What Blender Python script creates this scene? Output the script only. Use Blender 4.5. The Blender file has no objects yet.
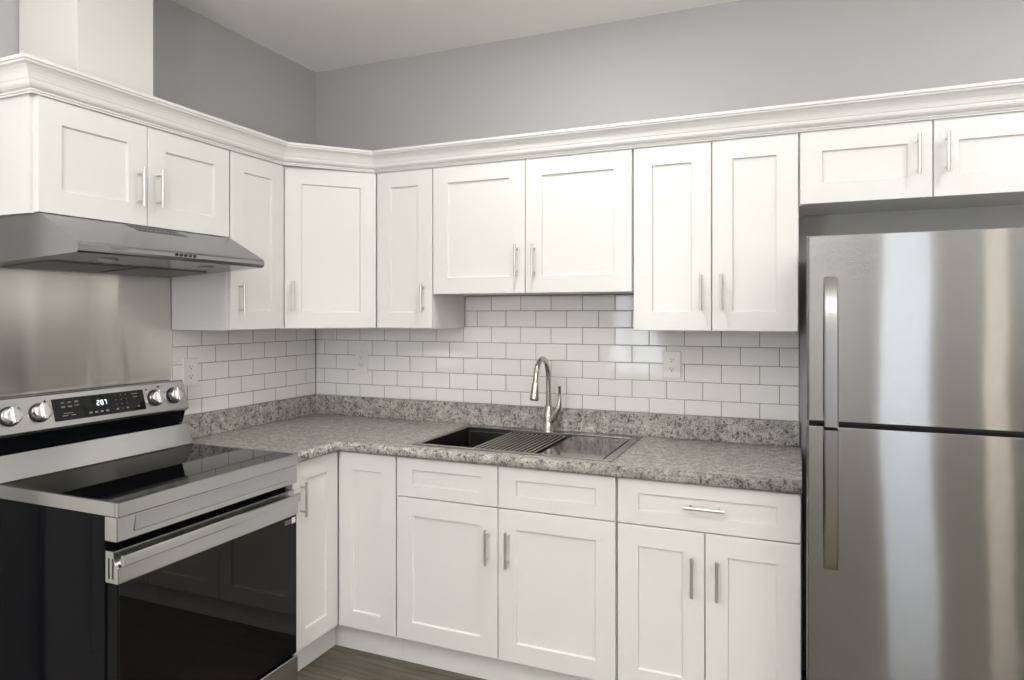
import bpy, bmesh, math, random
from mathutils import Vector, Matrix
R = math.radians
random.seed(7)
S = bpy.context.scene
COL = S.collection

# ------------------------------------------------------------------ camera
cam_d = bpy.data.cameras.new('camera')
cam = bpy.data.objects.new('camera', cam_d)
COL.objects.link(cam)
cam.location = (2.4415, -3.0147, 1.4528)
cam.rotation_euler = (R(90), 0, 0.3995)
cam_d.sensor_fit = 'HORIZONTAL'
cam_d.sensor_width = 36.0
cam_d.lens = 36.0 * 679.22 / 1024
cam_d.shift_y = (314.55 - 340) / 1024
cam_d.clip_start = 0.05
S.camera = cam

# ------------------------------------------------------------------ light and exposure
S.view_settings.view_transform = 'Standard'
S.view_settings.look = 'None'
S.view_settings.gamma = 1
S.view_settings.use_curve_mapping = False
S.view_settings.exposure = -0.09
W = bpy.data.worlds.new('sky')
S.world = W
W.use_nodes = True
W.node_tree.nodes['Background'].inputs[0].default_value = (0.80, 0.90, 1.0, 1)
W.node_tree.nodes['Background'].inputs[1].default_value = 2.0

CEIL = 2.782
ROOM_X = 5.2
ROOM_Y = -6.0
# windows of the wall behind the camera: (x0, x1, z0, z1, watts)
WINDOWS = [(0.10, 0.75, 0.65, 1.95, 10), (3.18, 3.60, 0.35, 2.25, 7.6)]
# recessed ceiling lamps: (x, y, watts)
DOWNLIGHTS = [(1.62, -0.95, 12), (3.45, -0.95, 8), (1.30, -2.7, 11), (3.95, -2.7, 7)]
# unseen globes added as soft fill light: (x, y, z, radiance)
FILL_GLOBES = [(1.35, -4.0, 1.75, 56.0), (4.4, -3.7, 1.75, 33.0)]
# unseen uplighters added to bounce fill light off the ceiling: (x, y, rim height, watts)
FILL_UPLIGHTS = [(1.05, -3.0, 1.85, 18), (2.3, -4.3, 1.85, 90), (4.3, -2.8, 1.85, 58)]
LAMP_COL = (1.0, 0.98, 0.945)


def area(name, loc, rot, sx, sy, watts, col, shape='RECTANGLE', spread=180):
    d = bpy.data.lights.new(name, 'AREA')
    d.shape = shape
    d.size = sx
    d.size_y = sy
    d.energy = watts
    d.color = col
    d.spread = R(spread)
    o = bpy.data.objects.new(name, d)
    COL.objects.link(o)
    o.location = loc
    o.rotation_euler = rot
    return o


for wx0, wx1, wz0, wz1, ww in WINDOWS:
    area('daylight', ((wx0 + wx1) / 2, ROOM_Y - 0.10, (wz0 + wz1) / 2), (R(90), 0, 0), wx1 - wx0, wz1 - wz0, ww, (0.91, 0.94, 1.0))
for lx, ly, lw in DOWNLIGHTS:
    area('downlight', (lx, ly, CEIL - 0.012), (0, 0, 0), 0.13, 0.13, lw, LAMP_COL, 'DISK')
for ux, uy, uz, uw in FILL_UPLIGHTS:
    area('fill_uplight', (ux, uy, uz + 0.003), (R(180), 0, 0), 0.26, 0.26, uw, (1.0, 0.99, 0.965), 'DISK')  # added fill, thrown up at the ceiling


# ------------------------------------------------------------------ materials
def mat(name, col=(0.8, 0.8, 0.8), rough=0.5, metal=0.0, spec=0.5, coat=0.0, emit=None, estr=0.0):
    m = bpy.data.materials.new(name)
    m.use_nodes = True
    b = m.node_tree.nodes['Principled BSDF']
    b.inputs['Base Color'].default_value = (*col, 1)
    b.inputs['Roughness'].default_value = rough
    b.inputs['Metallic'].default_value = metal
    b.inputs['Specular IOR Level'].default_value = spec
    b.inputs['Coat Weight'].default_value = coat
    b.inputs['Coat Roughness'].default_value = 0.05
    if emit:
        b.inputs['Emission Color'].default_value = (*emit, 1)
        b.inputs['Emission Strength'].default_value = estr
    return m


class NT:
    """tiny node helper"""
    def __init__(s, m):
        s.t = m.node_tree
        s.b = s.t.nodes['Principled BSDF']

    def n(s, kind, **kw):
        x = s.t.nodes.new(kind)
        for k, v in kw.items():
            if k.startswith('i_'):
                x.inputs[k[2:].replace('_', ' ')].default_value = v
            else:
                setattr(x, k, v)
        return x

    def l(s, a, ao, b, bi):
        s.t.links.new(a.outputs[ao], b.inputs[bi])

    def coord(s, scale=(1, 1, 1)):
        c = s.n('ShaderNodeTexCoord')
        mp = s.n('ShaderNodeMapping')
        mp.inputs['Scale'].default_value = scale
        s.l(c, 'Object', mp, 'Vector')
        return mp

    def ramp(s, stops, interp='LINEAR'):
        r = s.n('ShaderNodeValToRGB')
        r.color_ramp.interpolation = interp
        e = r.color_ramp.elements
        while len(e) < len(stops):
            e.new(0.5)
        for el, (p, c) in zip(e, stops):
            el.position = p
            el.color = (*c, 1) if len(c) == 3 else c
        return r

    def noise(s, src, scale, detail=4, rough=0.55):
        x = s.n('ShaderNodeTexNoise', i_Scale=scale, i_Detail=detail, i_Roughness=rough)
        s.l(src, 0, x, 'Vector')
        return x

    def mixc(s, fac, a, b):
        x = s.n('ShaderNodeMix', data_type='RGBA')
        for src, idx in ((fac, 0), (a, 6), (b, 7)):
            if isinstance(src, tuple) and hasattr(src[0], 'outputs'):
                s.t.links.new(src[0].outputs[src[1]], x.inputs[idx])
            elif isinstance(src, (int, float)):
                x.inputs[idx].default_value = src
            else:
                x.inputs[idx].default_value = (*src, 1)
        return (x, 2)

    def bump(s, src, out, strength, dist=0.001):
        x = s.n('ShaderNodeBump', i_Strength=strength, i_Distance=dist)
        s.t.links.new(src.outputs[out], x.inputs['Height'])
        s.l(x, 0, s.b, 'Normal')


def brushed(name, col, rough, smear, wave=0.0, grain_axis='z', amount=0.02):
    """brushed metal: countless fine grooves tip the normal along one axis, so reflections streak across the grain"""
    m = mat(name, col, rough, 1.0)
    k = NT(m)
    co = k.n('ShaderNodeTexCoord')
    sep = k.n('ShaderNodeSeparateXYZ')
    k.l(co, 'Object', sep, 0)
    ax = {'x': 0, 'y': 1, 'z': 2}[grain_axis]
    w1 = k.n('ShaderNodeTexWhiteNoise', noise_dimensions='1D')
    k.l(sep, ax, w1, 'W')
    off = k.n('ShaderNodeMath', operation='ADD')
    off.inputs[1].default_value = 7.31
    k.l(sep, ax, off, 0)
    w2 = k.n('ShaderNodeTexWhiteNoise', noise_dimensions='1D')
    k.l(off, 0, w2, 'W')
    sm = k.n('ShaderNodeMath', operation='ADD')
    k.l(w1, 'Value', sm, 0)
    k.l(w2, 'Value', sm, 1)
    ce = k.n('ShaderNodeMath', operation='SUBTRACT')
    ce.inputs[1].default_value = 1.0
    k.l(sm, 0, ce, 0)
    sc = k.n('ShaderNodeMath', operation='MULTIPLY')
    sc.inputs[1].default_value = smear
    k.l(ce, 0, sc, 0)
    cmb = k.n('ShaderNodeCombineXYZ')
    k.l(sc, 0, cmb, ax)
    geo = k.n('ShaderNodeNewGeometry')
    add = k.n('ShaderNodeVectorMath', operation='ADD')
    k.l(geo, 'Normal', add, 0)
    k.l(cmb, 0, add, 1)
    last = add
    if wave:
        mp = k.coord((2.6, 2.6, 1.7))
        nz = k.noise(mp, 1.0, 1)
        sb = k.n('ShaderNodeVectorMath', operation='SUBTRACT')
        sb.inputs[1].default_value = (0.5, 0.5, 0.5)
        k.l(nz, 'Color', sb, 0)
        ml = k.n('ShaderNodeVectorMath', operation='SCALE')
        ml.inputs['Scale'].default_value = wave
        k.l(sb, 0, ml, 0)
        a2 = k.n('ShaderNodeVectorMath', operation='ADD')
        k.l(add, 0, a2, 0)
        k.l(ml, 0, a2, 1)
        last = a2
    nm = k.n('ShaderNodeVectorMath', operation='NORMALIZE')
    k.l(last, 0, nm, 0)
    k.l(nm, 0, k.b, 'Normal')
    return m


M = {}
M['cabinet'] = mat('cabinet_white', (0.735, 0.733, 0.717), 0.32)
M['wall'] = mat('wall_grey_paint', (0.425, 0.426, 0.424), 0.6)
M['ceiling'] = mat('ceiling_paint', (0.88, 0.875, 0.845), 0.8)
M['chase'] = mat('chase_white', (0.64, 0.632, 0.605), 0.5)
M['trim'] = mat('trim_white', (0.80, 0.79, 0.76), 0.4)
M['tile'] = mat('tile_white_glaze', (0.84, 0.836, 0.815), 0.06, coat=0.3)
M['grout'] = mat('grout_grey', (0.16, 0.155, 0.15), 0.9)
M['plastic'] = mat('outlet_plastic', (0.80, 0.797, 0.775), 0.3)
M['slot'] = mat('slot_dark', (0.03, 0.03, 0.03), 0.6)
M['nickel'] = mat('brushed_nickel', (0.64, 0.63, 0.60), 0.42, 1.0)
M['faucet'] = mat('faucet_nickel', (0.50, 0.48, 0.44), 0.24, 1.0)
M['steel_fridge'] = brushed('steel_fridge', (0.315, 0.315, 0.313), 0.055, 0.40, 0.014)
M['steel_panel'] = brushed('steel_panel', (0.63, 0.62, 0.59), 0.06, 0.14)
M['steel_range'] = brushed('steel_range', (0.49, 0.49, 0.485), 0.22, 0.16)
M['steel_handle'] = brushed('steel_handle', (0.47, 0.47, 0.46), 0.16, 0.10)
M['steel_hood'] = brushed('steel_hood', (0.33, 0.332, 0.336), 0.24, 0.12)
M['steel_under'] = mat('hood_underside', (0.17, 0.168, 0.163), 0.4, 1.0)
M['steel_sink'] = mat('sink_steel', (0.36, 0.35, 0.33), 0.25, 1.0)
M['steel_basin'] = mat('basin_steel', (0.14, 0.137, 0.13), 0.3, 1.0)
M['rod'] = mat('rack_steel', (0.58, 0.57, 0.54), 0.3, 1.0)
M['black_glass'] = mat('black_glass', (0.003, 0.003, 0.0035), 0.03, spec=0.28)
M['black_enamel'] = mat('black_enamel', (0.004, 0.0045, 0.006), 0.07, spec=0.2)
M['black_enamel'].node_tree.nodes['Principled BSDF'].inputs['IOR'].default_value = 1.25
M['black'] = mat('black_plastic', (0.012, 0.012, 0.012), 0.4)
M['dark_body'] = mat('fridge_side_grey', (0.20, 0.20, 0.20), 0.5)
M['digits'] = mat('lit_digits', (0.1, 0.1, 0.1), 0.5, emit=(0.75, 0.82, 1.0), estr=2.2)
M['icons'] = mat('panel_icons', (0.20, 0.20, 0.20), 0.5)
M['icon_white'] = mat('sticker_white', (0.7, 0.7, 0.7), 0.5)
M['knob'] = mat('knob_steel', (0.66, 0.65, 0.63), 0.24, 1.0)
M['hood_lamp'] = mat('hood_lamp_glass', (0.35, 0.35, 0.34), 0.4)
M['lens'] = mat('lamp_lens', (0.9, 0.9, 0.9), 0.5, emit=(1, 0.95, 0.86), estr=6)
M['shade'] = mat('lamp_shade', (0.9, 0.85, 0.75), 0.7, emit=(1.0, 0.86, 0.72), estr=4.0)  # glow of the lamp added for a warm reflection


def granite():
    m = mat('granite_laminate', (0.4, 0.4, 0.38), 0.36)
    k = NT(m)
    mp = k.coord()
    big = k.noise(mp, 27, 6, 0.70)
    base = k.ramp([(0.30, (0.09, 0.088, 0.088)), (0.43, (0.23, 0.222, 0.208)), (0.54, (0.40, 0.385, 0.352)), (0.68, (0.60, 0.585, 0.545))])
    k.l(big, 0, base, 0)
    fine = k.noise(mp, 170, 4, 0.65)
    fr = k.ramp([(0.44, (0.0, 0.0, 0.0)), (0.62, (0.7, 0.7, 0.7))])
    k.l(fine, 0, fr, 0)
    c1 = k.mixc((fr, 0), (base, 0), (0.56, 0.545, 0.51))
    # dark mineral flecks
    n2 = k.noise(mp, 72, 7, 0.74)
    d = k.ramp([(0.415, (0.95, 0.95, 0.95)), (0.465, (0, 0, 0))])
    k.l(n2, 0, d, 0)
    c2 = k.mixc((d, 0), c1, (0.05, 0.05, 0.053))
    n3 = k.noise(mp, 190, 3, 0.5)
    d3 = k.ramp([(0.36, (0.7, 0.7, 0.7)), (0.43, (0, 0, 0))])
    k.l(n3, 0, d3, 0)
    c3 = k.mixc((d3, 0), c2, (0.09, 0.086, 0.08))
    k.t.links.new(c3[0].outputs[2], k.b.inputs['Base Color'])
    return m


def wood_floor():
    m = mat('dark_plank_floor', (0.1, 0.08, 0.06), 0.45)
    k = NT(m)
    mp = k.coord()
    br = k.n('ShaderNodeTexBrick', i_Scale=1.0, i_Mortar_Size=0.0015, i_Mortar_Smooth=0.1, i_Brick_Width=1.2, i_Row_Height=0.15)
    br.offset = 0.37
    br.inputs['Color1'].default_value = (0.17, 0.142, 0.105, 1)
    br.inputs['Color2'].default_value = (0.105, 0.086, 0.064, 1)
    br.inputs['Mortar'].default_value = (0.02, 0.016, 0.012, 1)
    k.l(mp, 0, br, 'Vector')
    mg = k.coord((3, 40, 3))
    g = k.noise(mg, 1.5, 6, 0.65)
    gr = k.ramp([(0.3, (0.45, 0.45, 0.45)), (0.7, (1.5, 1.5, 1.5))])
    k.l(g, 0, gr, 0)
    mx = k.n('ShaderNodeMix', data_type='RGBA', blend_type='MULTIPLY')
    mx.inputs[0].default_value = 1.0
    k.t.links.new(br.outputs['Color'], mx.inputs[6])
    k.t.links.new(gr.outputs[0], mx.inputs[7])
    k.t.links.new(mx.outputs[2], k.b.inputs['Base Color'])
    return m


def board_wood():
    m = mat('glossy_dark_wood', (0.12, 0.08, 0.07), 0.12, coat=0.5)
    k = NT(m)
    mp = k.coord((60, 5, 10))
    n = k.noise(mp, 1.0, 6, 0.65)
    r = k.ramp([(0.3, (0.025, 0.015, 0.014)), (0.5, (0.055, 0.036, 0.034)), (0.68, (0.13, 0.095, 0.09))])
    k.l(n, 0, r, 0)
    k.l(r, 0, k.b, 'Base Color')
    return m


M['granite'] = granite()
M['floor'] = wood_floor()
M['board'] = board_wood()
# a trace of roller texture on painted surfaces
for key, sc in (('wall', 160), ('ceiling', 120)):
    k_ = NT(M[key])
    k_.bump(k_.noise(k_.coord(), sc, 2), 0, 0.08, 0.0008)


# ------------------------------------------------------------------ mesh helpers
class MB:
    def __init__(s):
        s.v, s.f, s.sm, s.mi = [], [], [], []
        s.cur = 0

    def add(s, vs, fs, smooth=False):
        o = len(s.v)
        s.v += [tuple(v) for v in vs]
        for f in fs:
            s.f.append(tuple(o + i for i in f))
            s.sm.append(smooth)
            s.mi.append(s.cur)
        return s

    def box(s, x0, x1, y0, y1, z0, z1):
        vs = [(x, y, z) for z in (z0, z1) for y in (y0, y1) for x in (x0, x1)]
        return s.add(vs, [(0, 2, 3, 1), (4, 5, 7, 6), (0, 1, 5, 4), (2, 6, 7, 3), (0, 4, 6, 2), (1, 3, 7, 5)])

    def prism(s, poly, a, b, axis):
        """poly of (u, v) pairs swept along axis from a to b; y: (x,z), x: (y,z), z: (x,y)"""
        def P(u, v, w):
            return {'x': (w, u, v), 'y': (u, w, v), 'z': (u, v, w)}[axis]
        n = len(poly)
        vs = [P(u, v, a) for u, v in poly] + [P(u, v, b) for u, v in poly]
        fs = [(i, (i + 1) % n, n + (i + 1) % n, n + i) for i in range(n)]
        fs += [tuple(reversed(range(n))), tuple(range(n, 2 * n))]
        return s.add(vs, fs)

    def cyl(s, p0, p1, r0, r1=None, n=16, caps=True):
        return s.tube([p0, p1], [r0, r0 if r1 is None else r1], n, caps)

    def tube(s, path, rad, n=12, caps=True):
        path = [Vector(p) for p in path]
        if not isinstance(rad, (list, tuple)):
            rad = [rad] * len(path)
        t0 = (path[1] - path[0]).normalized()
        ref = Vector((0, 0, 1)) if abs(t0.z) < 0.9 else Vector((1, 0, 0))
        u = t0.cross(ref).normalized()
        rings = []
        for i, p in enumerate(path):
            a = path[max(0, i - 1)]
            b = path[min(len(path) - 1, i + 1)]
            t = (b - a).normalized()
            u = (u - t * u.dot(t)).normalized()
            w = t.cross(u)
            rings.append([p + (u * math.cos(2 * math.pi * j / n) + w * math.sin(2 * math.pi * j / n)) * rad[i] for j in range(n)])
        vs = [v for r in rings for v in r]
        fs = []
        for i in range(len(path) - 1):
            for j in range(n):
                k = (j + 1) % n
                fs.append((i * n + j, i * n + k, (i + 1) * n + k, (i + 1) * n + j))
        s.add(vs, fs, True)
        if caps:
            s.add(rings[0], [tuple(reversed(range(n)))])
            s.add(rings[-1], [tuple(range(n))])
        return s

    def sweep(s, sections, smooth=False, caps=True):
        """list of equal-length closed rings of points"""
        n = len(sections[0])
        vs = [v for r in sections for v in r]
        fs = []
        for i in range(len(sections) - 1):
            for j in range(n):
                k = (j + 1) % n
                fs.append((i * n + j, i * n + k, (i + 1) * n + k, (i + 1) * n + j))
        s.add(vs, fs, smooth)
        if caps:
            s.add(sections[0], [tuple(reversed(range(n)))])
            s.add(sections[-1], [tuple(range(n))])
        return s

    def build(s, name, m, parent=None, bevel=0.0, seg=2, loc=None, mats=None):
        me = bpy.data.meshes.new(name)
        me.from_pydata(s.v, [], s.f)
        for p, sm, mi in zip(me.polygons, s.sm, s.mi):
            p.use_smooth = sm
            p.material_index = mi
        bm = bmesh.new()
        bm.from_mesh(me)
        bmesh.ops.recalc_face_normals(bm, faces=bm.faces)
        bm.to_mesh(me)
        bm.free()
        for mm in (mats or [m]):
            me.materials.append(mm)
        o = bpy.data.objects.new(name, me)
        COL.objects.link(o)
        if parent:
            o.parent = parent
        if loc:
            o.location = loc
        if bevel:
            b = o.modifiers.new('bevel', 'BEVEL')
            b.width = bevel
            b.segments = seg
            b.limit_method = 'ANGLE'
            b.angle_limit = R(40)
            b.use_clamp_overlap = True
        return o


def tag(o, label, cat, group=None):
    o['label'] = label
    o['category'] = cat
    if group:
        o['group'] = group
    return o


def thing(name, label, cat, loc=(0, 0, 0), rz=0.0, group=None):
    o = bpy.data.objects.new(name, None)
    o.empty_display_size = 0.05
    COL.objects.link(o)
    o.location = loc
    o.rotation_euler = (0, 0, rz)
    return tag(o, label, cat, group)


def struct(o):
    o['kind'] = 'structure'
    return o


def text_mesh(txt, size, name, m, parent, matrix, depth=0.0004):
    """writing as a flat raised mesh; matrix places its local x/y plane"""
    cu = bpy.data.curves.new('lettering', 'FONT')
    cu.body = txt
    cu.size = size
    cu.extrude = depth
    cu.align_x = 'CENTER'
    cu.align_y = 'CENTER'
    tmp = bpy.data.objects.new('lettering_tmp', cu)
    me = bpy.data.meshes.new_from_object(tmp)
    bpy.data.objects.remove(tmp)
    me.transform(matrix)
    me.materials.clear()
    me.materials.append(m)
    o = bpy.data.objects.new(name, me)
    COL.objects.link(o)
    o.parent = parent
    return o


# ------------------------------------------------------------------ room shell
G = 0.006     # tile thickness: the painted walls stand this far behind the tile faces


def wall_with_holes(name, holes):
    """wall behind the camera, a slab pierced by windows"""
    xs = sorted({-0.15, ROOM_X + 0.15, *[h[0] for h in holes], *[h[1] for h in holes]})
    zs = sorted({0.0, CEIL, *[h[2] for h in holes], *[h[3] for h in holes]})
    mb = MB()
    for i in range(len(xs) - 1):
        for j in range(len(zs) - 1):
            cx, cz = (xs[i] + xs[i + 1]) / 2, (zs[j] + zs[j + 1]) / 2
            if any(h[0] < cx < h[1] and h[2] < cz < h[3] for h in holes):
                continue
            mb.box(xs[i], xs[i + 1], ROOM_Y - 0.12, ROOM_Y, zs[j], zs[j + 1])
    return struct(mb.build(name, M['wall']))


struct(MB().box(-0.15, ROOM_X + 0.15, ROOM_Y - 0.15, 0.15, -0.1, 0.0).build('floor', M['floor']))
struct(MB().box(-0.15, ROOM_X + 0.15, ROOM_Y - 0.15, 0.15, CEIL, CEIL + 0.1).build('ceiling', M['ceiling']))
struct(MB().box(-0.15, ROOM_X + 0.15, G, 0.15, 0, CEIL).build('wall_back', M['wall']))
struct(MB().box(-0.15, -G, ROOM_Y, G, 0, CEIL).build('wall_left', M['wall']))
struct(MB().box(ROOM_X, ROOM_X + 0.15, ROOM_Y, G, 0, CEIL).build('wall_right', M['wall']))
wall_with_holes('wall_front', WINDOWS)
for i, (a, b, c, d, _) in enumerate(WINDOWS):
    w = MB()
    t = 0.06
    w.box(a - t, a, ROOM_Y, ROOM_Y + 0.02, c - t, d + t).box(b, b + t, ROOM_Y, ROOM_Y + 0.02, c - t, d + t)
    w.box(a, b, ROOM_Y, ROOM_Y + 0.02, d, d + t).box(a, b, ROOM_Y, ROOM_Y + 0.02, c - t, c)
    w.box(a, b, ROOM_Y - 0.05, ROOM_Y - 0.02, (c + d) / 2 - 0.015, (c + d) / 2 + 0.015)
    struct(w.build('window_%d' % (i + 1), M['trim']))
# panelled white door on the left wall, reflected in the side of the range
dr = MB()
dy0, dy1 = -2.72, -1.95
dr.box(-G, 0.012, dy0, dy1, 0.0, 2.03)
for za, zb in ((0.2, 0.95), (1.1, 1.85)):
    for ya, yb in ((dy0 + 0.11, (dy0 + dy1) / 2 - 0.05), ((dy0 + dy1) / 2 + 0.05, dy1 - 0.11)):
        dr.box(0.012, 0.018, ya - 0.012, yb + 0.012, za - 0.012, za).box(0.012, 0.018, ya - 0.012, yb + 0.012, zb, zb + 0.012)
        dr.box(0.012, 0.018, ya - 0.012, ya, za, zb).box(0.012, 0.018, yb, yb + 0.012, za, zb)
struct(dr.build('door_1', M['trim'], bevel=0.002))
tr = MB()
tr.box(-G, 0.02, dy0 - 0.07, dy0 - 0.004, 0, 2.1).box(-G, 0.02, dy1 + 0.004, dy1 + 0.07, 0, 2.1).box(-G, 0.02, dy0 - 0.004, dy1 + 0.004, 2.034, 2.1)
struct(tr.build('trim_1', M['trim']))


# ------------------------------------------------------------------ shaker fronts
HANDLE_LEN = 0.136


def bar_pull(parent, x, z, yface, vertical=True, length=HANDLE_LEN):
    """brushed bar pull standing off a front; local x/z, the face looks to -y"""
    h = MB()
    yb = yface - 0.030
    L2, P2 = length / 2, length / 2 - 0.020
    if vertical:
        h.cyl((x, yb, z - L2), (x, yb, z + L2), 0.0058, n=14)
        for q in (-P2, P2):
            h.cyl((x, yface + 0.001, z + q), (x, yb, z + q), 0.0042, n=10)
    else:
        h.cyl((x - L2, yb, z), (x + L2, yb, z), 0.0058, n=14)
        for q in (-P2, P2):
            h.cyl((x + q, yface + 0.001, z), (x + q, yb, z), 0.0042, n=10)
    return h.build('handle', M['nickel'], parent)


def shaker(name, parent, x0, x1, z0, z1, yback, rail=0.073, t=0.020, rec=0.009, handle=None, hz=None, m=None):
    """framed flat-panel front in the local frame of its cabinet; front face at yback - t"""
    yf = yback - t
    yp = yf + rec
    ch = 0.0035
    rz = min(rail, (z1 - z0) * 0.30)
    ix0, ix1, iz0, iz1 = x0 + rail, x1 - rail, z0 + rz, z1 - rz

    def ring(xa, xb, za, zb, y):
        return [(xa, y, za), (xb, y, za), (xb, y, zb), (xa, y, zb)]
    o = 0.0018
    v = ring(x0, x1, z0, z1, yback) + ring(x0, x1, z0, z1, yf + o) + ring(x0 + o, x1 - o, z0 + o, z1 - o, yf) \
        + ring(ix0, ix1, iz0, iz1, yf) + ring(ix0 + ch, ix1 - ch, iz0 + ch, iz1 - ch, yp)
    f = [(3, 2, 1, 0)]
    for a in range(4):
        for i in range(4):
            j = (i + 1) % 4
            f.append((a * 4 + i, a * 4 + j, a * 4 + 4 + j, a * 4 + 4 + i))
    f.append((16, 17, 18, 19))
    d = MB().add(v, f).build(name, m or M['cabinet'], parent)
    if handle is not None:
        kind, hx = handle
        bar_pull(d, hx, hz, yf, kind == 'v')
    return d


DEPTH = 0.305      # wall cabinet boxes
BD = 0.602         # base cabinet boxes
GAP = 0.002
TOP = 2.128        # tops of the wall cabinets
UB = 1.388         # bottoms of the tall wall cabinets


def cab_body(parent, w, z0, z1, d, name='body'):
    """carcass with a bottom panel set up inside its side panels"""
    b = MB()
    t = 0.016
    b.box(0.0005, t, -d, 0, z0, z1).box(w - t, w - 0.0005, -d, 0, z0, z1)
    b.box(t, w - t, -d, 0, z0 + 0.004, z0 + 0.02).box(t, w - t, -d, 0, z1 - t, z1).box(t, w - t, -0.012, 0, z0 + 0.02, z1 - t)
    b.box(t, w - t, -d, -d + 0.018, z0 + 0.02, z1 - t)
    return b.build(name, M['cabinet'], parent)


DT = 2.116         # tops of the wall cabinet doors

# ---- left wall, local x runs along world +y
t = thing('wall_cabinet', 'short white two-door wall cabinet above the steel range hood', 'cabinet', (0, -1.695, 0), R(90))
w = 0.7635
cab_body(t, w, 1.7605, TOP, DEPTH)
wc = 1.695 - 1.3070
shaker('door', t, 0.0125, wc - GAP / 1.5, 1.764, DT, -DEPTH, handle=('v', wc - 0.0365), hz=1.893)
shaker('door', t, wc + GAP / 1.5, w - GAP, 1.764, DT, -DEPTH, handle=('v', wc + 0.0375), hz=1.900)

t = thing('wall_cabinet', 'narrow one-door white wall cabinet right of the range hood, handle at its lower left', 'cabinet', (0, -0.9305, 0), R(90))
w = 0.9305 - 0.607
cab_body(t, w, UB, TOP, DEPTH)
shaker('door', t, 0.004, w - 0.012, UB + 0.002, DT, -DEPTH, handle=('v', 0.049), hz=1.520)

# ---- diagonal corner cabinet
t = thing('wall_cabinet', 'diagonal corner white wall cabinet with one angled door', 'cabinet', (0, 0, 0))
poly = [(0, 0), (0.6045, 0), (0.6045, -0.300), (0.300, -0.6045), (0, -0.6045)]
MB().prism(poly, UB, TOP, 'z').build('body', M['cabinet'], t)
mid = ((0.6045 + 0.300) / 2, -(0.6045 + 0.300) / 2)
dg = 0.4306
d = shaker('door', t, -dg / 2 + 0.010, dg / 2 - 0.010, UB + 0.002, DT, 0, handle=('v', -dg / 2 + 0.045), hz=1.535)
d.location = (mid[0], mid[1], 0)
d.rotation_euler = (0, 0, R(45))

# ---- back wall
def upper(label, x0, x1, z0, doors, hz, rail=0.073):
    t = thing('wall_cabinet', label, 'cabinet', (x0, 0, 0))
    w = x1 - x0
    cab_body(t, w, z0, TOP, DEPTH)
    for a, b, hx in doors:
        shaker('door', t, a - x0, b - x0, z0 + 0.002, DT, -DEPTH, rail=rail, handle=('v', hx - x0), hz=hz)
    return t


upper('narrowest white wall cabinet, left of the pair above the sink, handle at its lower right', 0.606, 0.9146, UB, [(0.618, 0.9125, 0.870)], 1.530)
upper('white two-door wall cabinet hung higher above the sink', 0.9146, 1.8291, 1.5427, [(0.918, 1.3652, 1.331), (1.3682, 1.8255, 1.409)], 1.684)
upper('tall white two-door wall cabinet between the sink cabinet and the refrigerator', 1.8291, 2.442, UB, [(1.8335, 2.1327, 2.096), (2.1367, 2.439, 2.172)], 1.537)
upper('short white two-door wall cabinet above the refrigerator', 2.442, 3.284, 1.8522, [(2.446, 2.8615, 2.819), (2.865, 3.281, 2.903)], 2.000)

# ------------------------------------------------------------------ base cabinets
TK = 0.117        # toe kick height
BT = 0.873        # carcass top

t = thing('corner_base_cabinet', 'white L-shaped corner base cabinet beside the range with two folding doors', 'cabinet', (0, 0, 0))
b = MB()
b.prism([(0.0, 0.0), (0.9125, 0.0), (0.9125, -BD), (BD, -BD), (BD, -0.9085), (0.0, -0.9085)], TK, BT, 'z')
b.build('body', M['cabinet'], t)
MB().prism([(0.02, -0.02), (0.9125, -0.02), (0.9125, -0.565), (0.565, -0.565), (0.565, -0.9085), (0.02, -0.9085)], 0.001, TK - 0.0005, 'z').build('toe_kick', M['cabinet'], t)
d = shaker('door', t, 0.0, 0.2815, TK + 0.005, 0.868, 0.0, rail=0.073, handle=('v', 0.046), hz=0.722)
d.location = (BD, -0.9055, 0)
d.rotation_euler = (0, 0, R(90))
shaker('door', t, 0.6255, 0.9095, TK + 0.005, 0.868, -BD)


def base(label, x0, x1, fronts, doors, drawer_handle):
    t = thing('base_cabinet', label, 'cabinet', (x0, 0, 0))
    w = x1 - x0
    bb = MB()
    th = 0.016
    bb.box(0.0005, th, -BD, 0, TK, BT).box(w - th, w - 0.0005, -BD, 0, TK, BT).box(th, w - th, -BD, 0, TK, TK + th)
    bb.box(th, w - th, -0.012, 0, TK + th, BT).box(th, w - th, -BD, -BD + 0.018, TK + th, BT)
    bb.build('body', M['cabinet'], t)
    MB().box(0.0005, w - 0.0005, -0.565, -0.02, 0.001, TK - 0.0005).build('toe_kick', M['cabinet'], t)
    for a, b in fronts:
        shaker('drawer' if drawer_handle else 'drawer_front', t, a - x0, b - x0, 0.7085, 0.868, -BD, rail=0.073,
               handle=('h', (a + b) / 2 - x0) if drawer_handle else None, hz=0.793)
    for a, b, hx in doors:
        shaker('door', t, a - x0, b - x0, TK + 0.005, 0.7045, -BD, handle=('v', hx - x0), hz=0.556)
    return t


base('white sink base cabinet with two doors under two blank drawer fronts', 0.9135, 1.8366,
     [(0.916, 1.3702), (1.3738, 1.834)], [(0.916, 1.3702, 1.331), (1.3738, 1.834, 1.416)], False)
base('white base cabinet beside the refrigerator with one drawer over two doors', 1.8376, 2.450,
     [(1.8425, 2.4475)], [(1.8425, 2.1445, 2.105), (2.1480, 2.4475, 2.188)], True)

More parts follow.
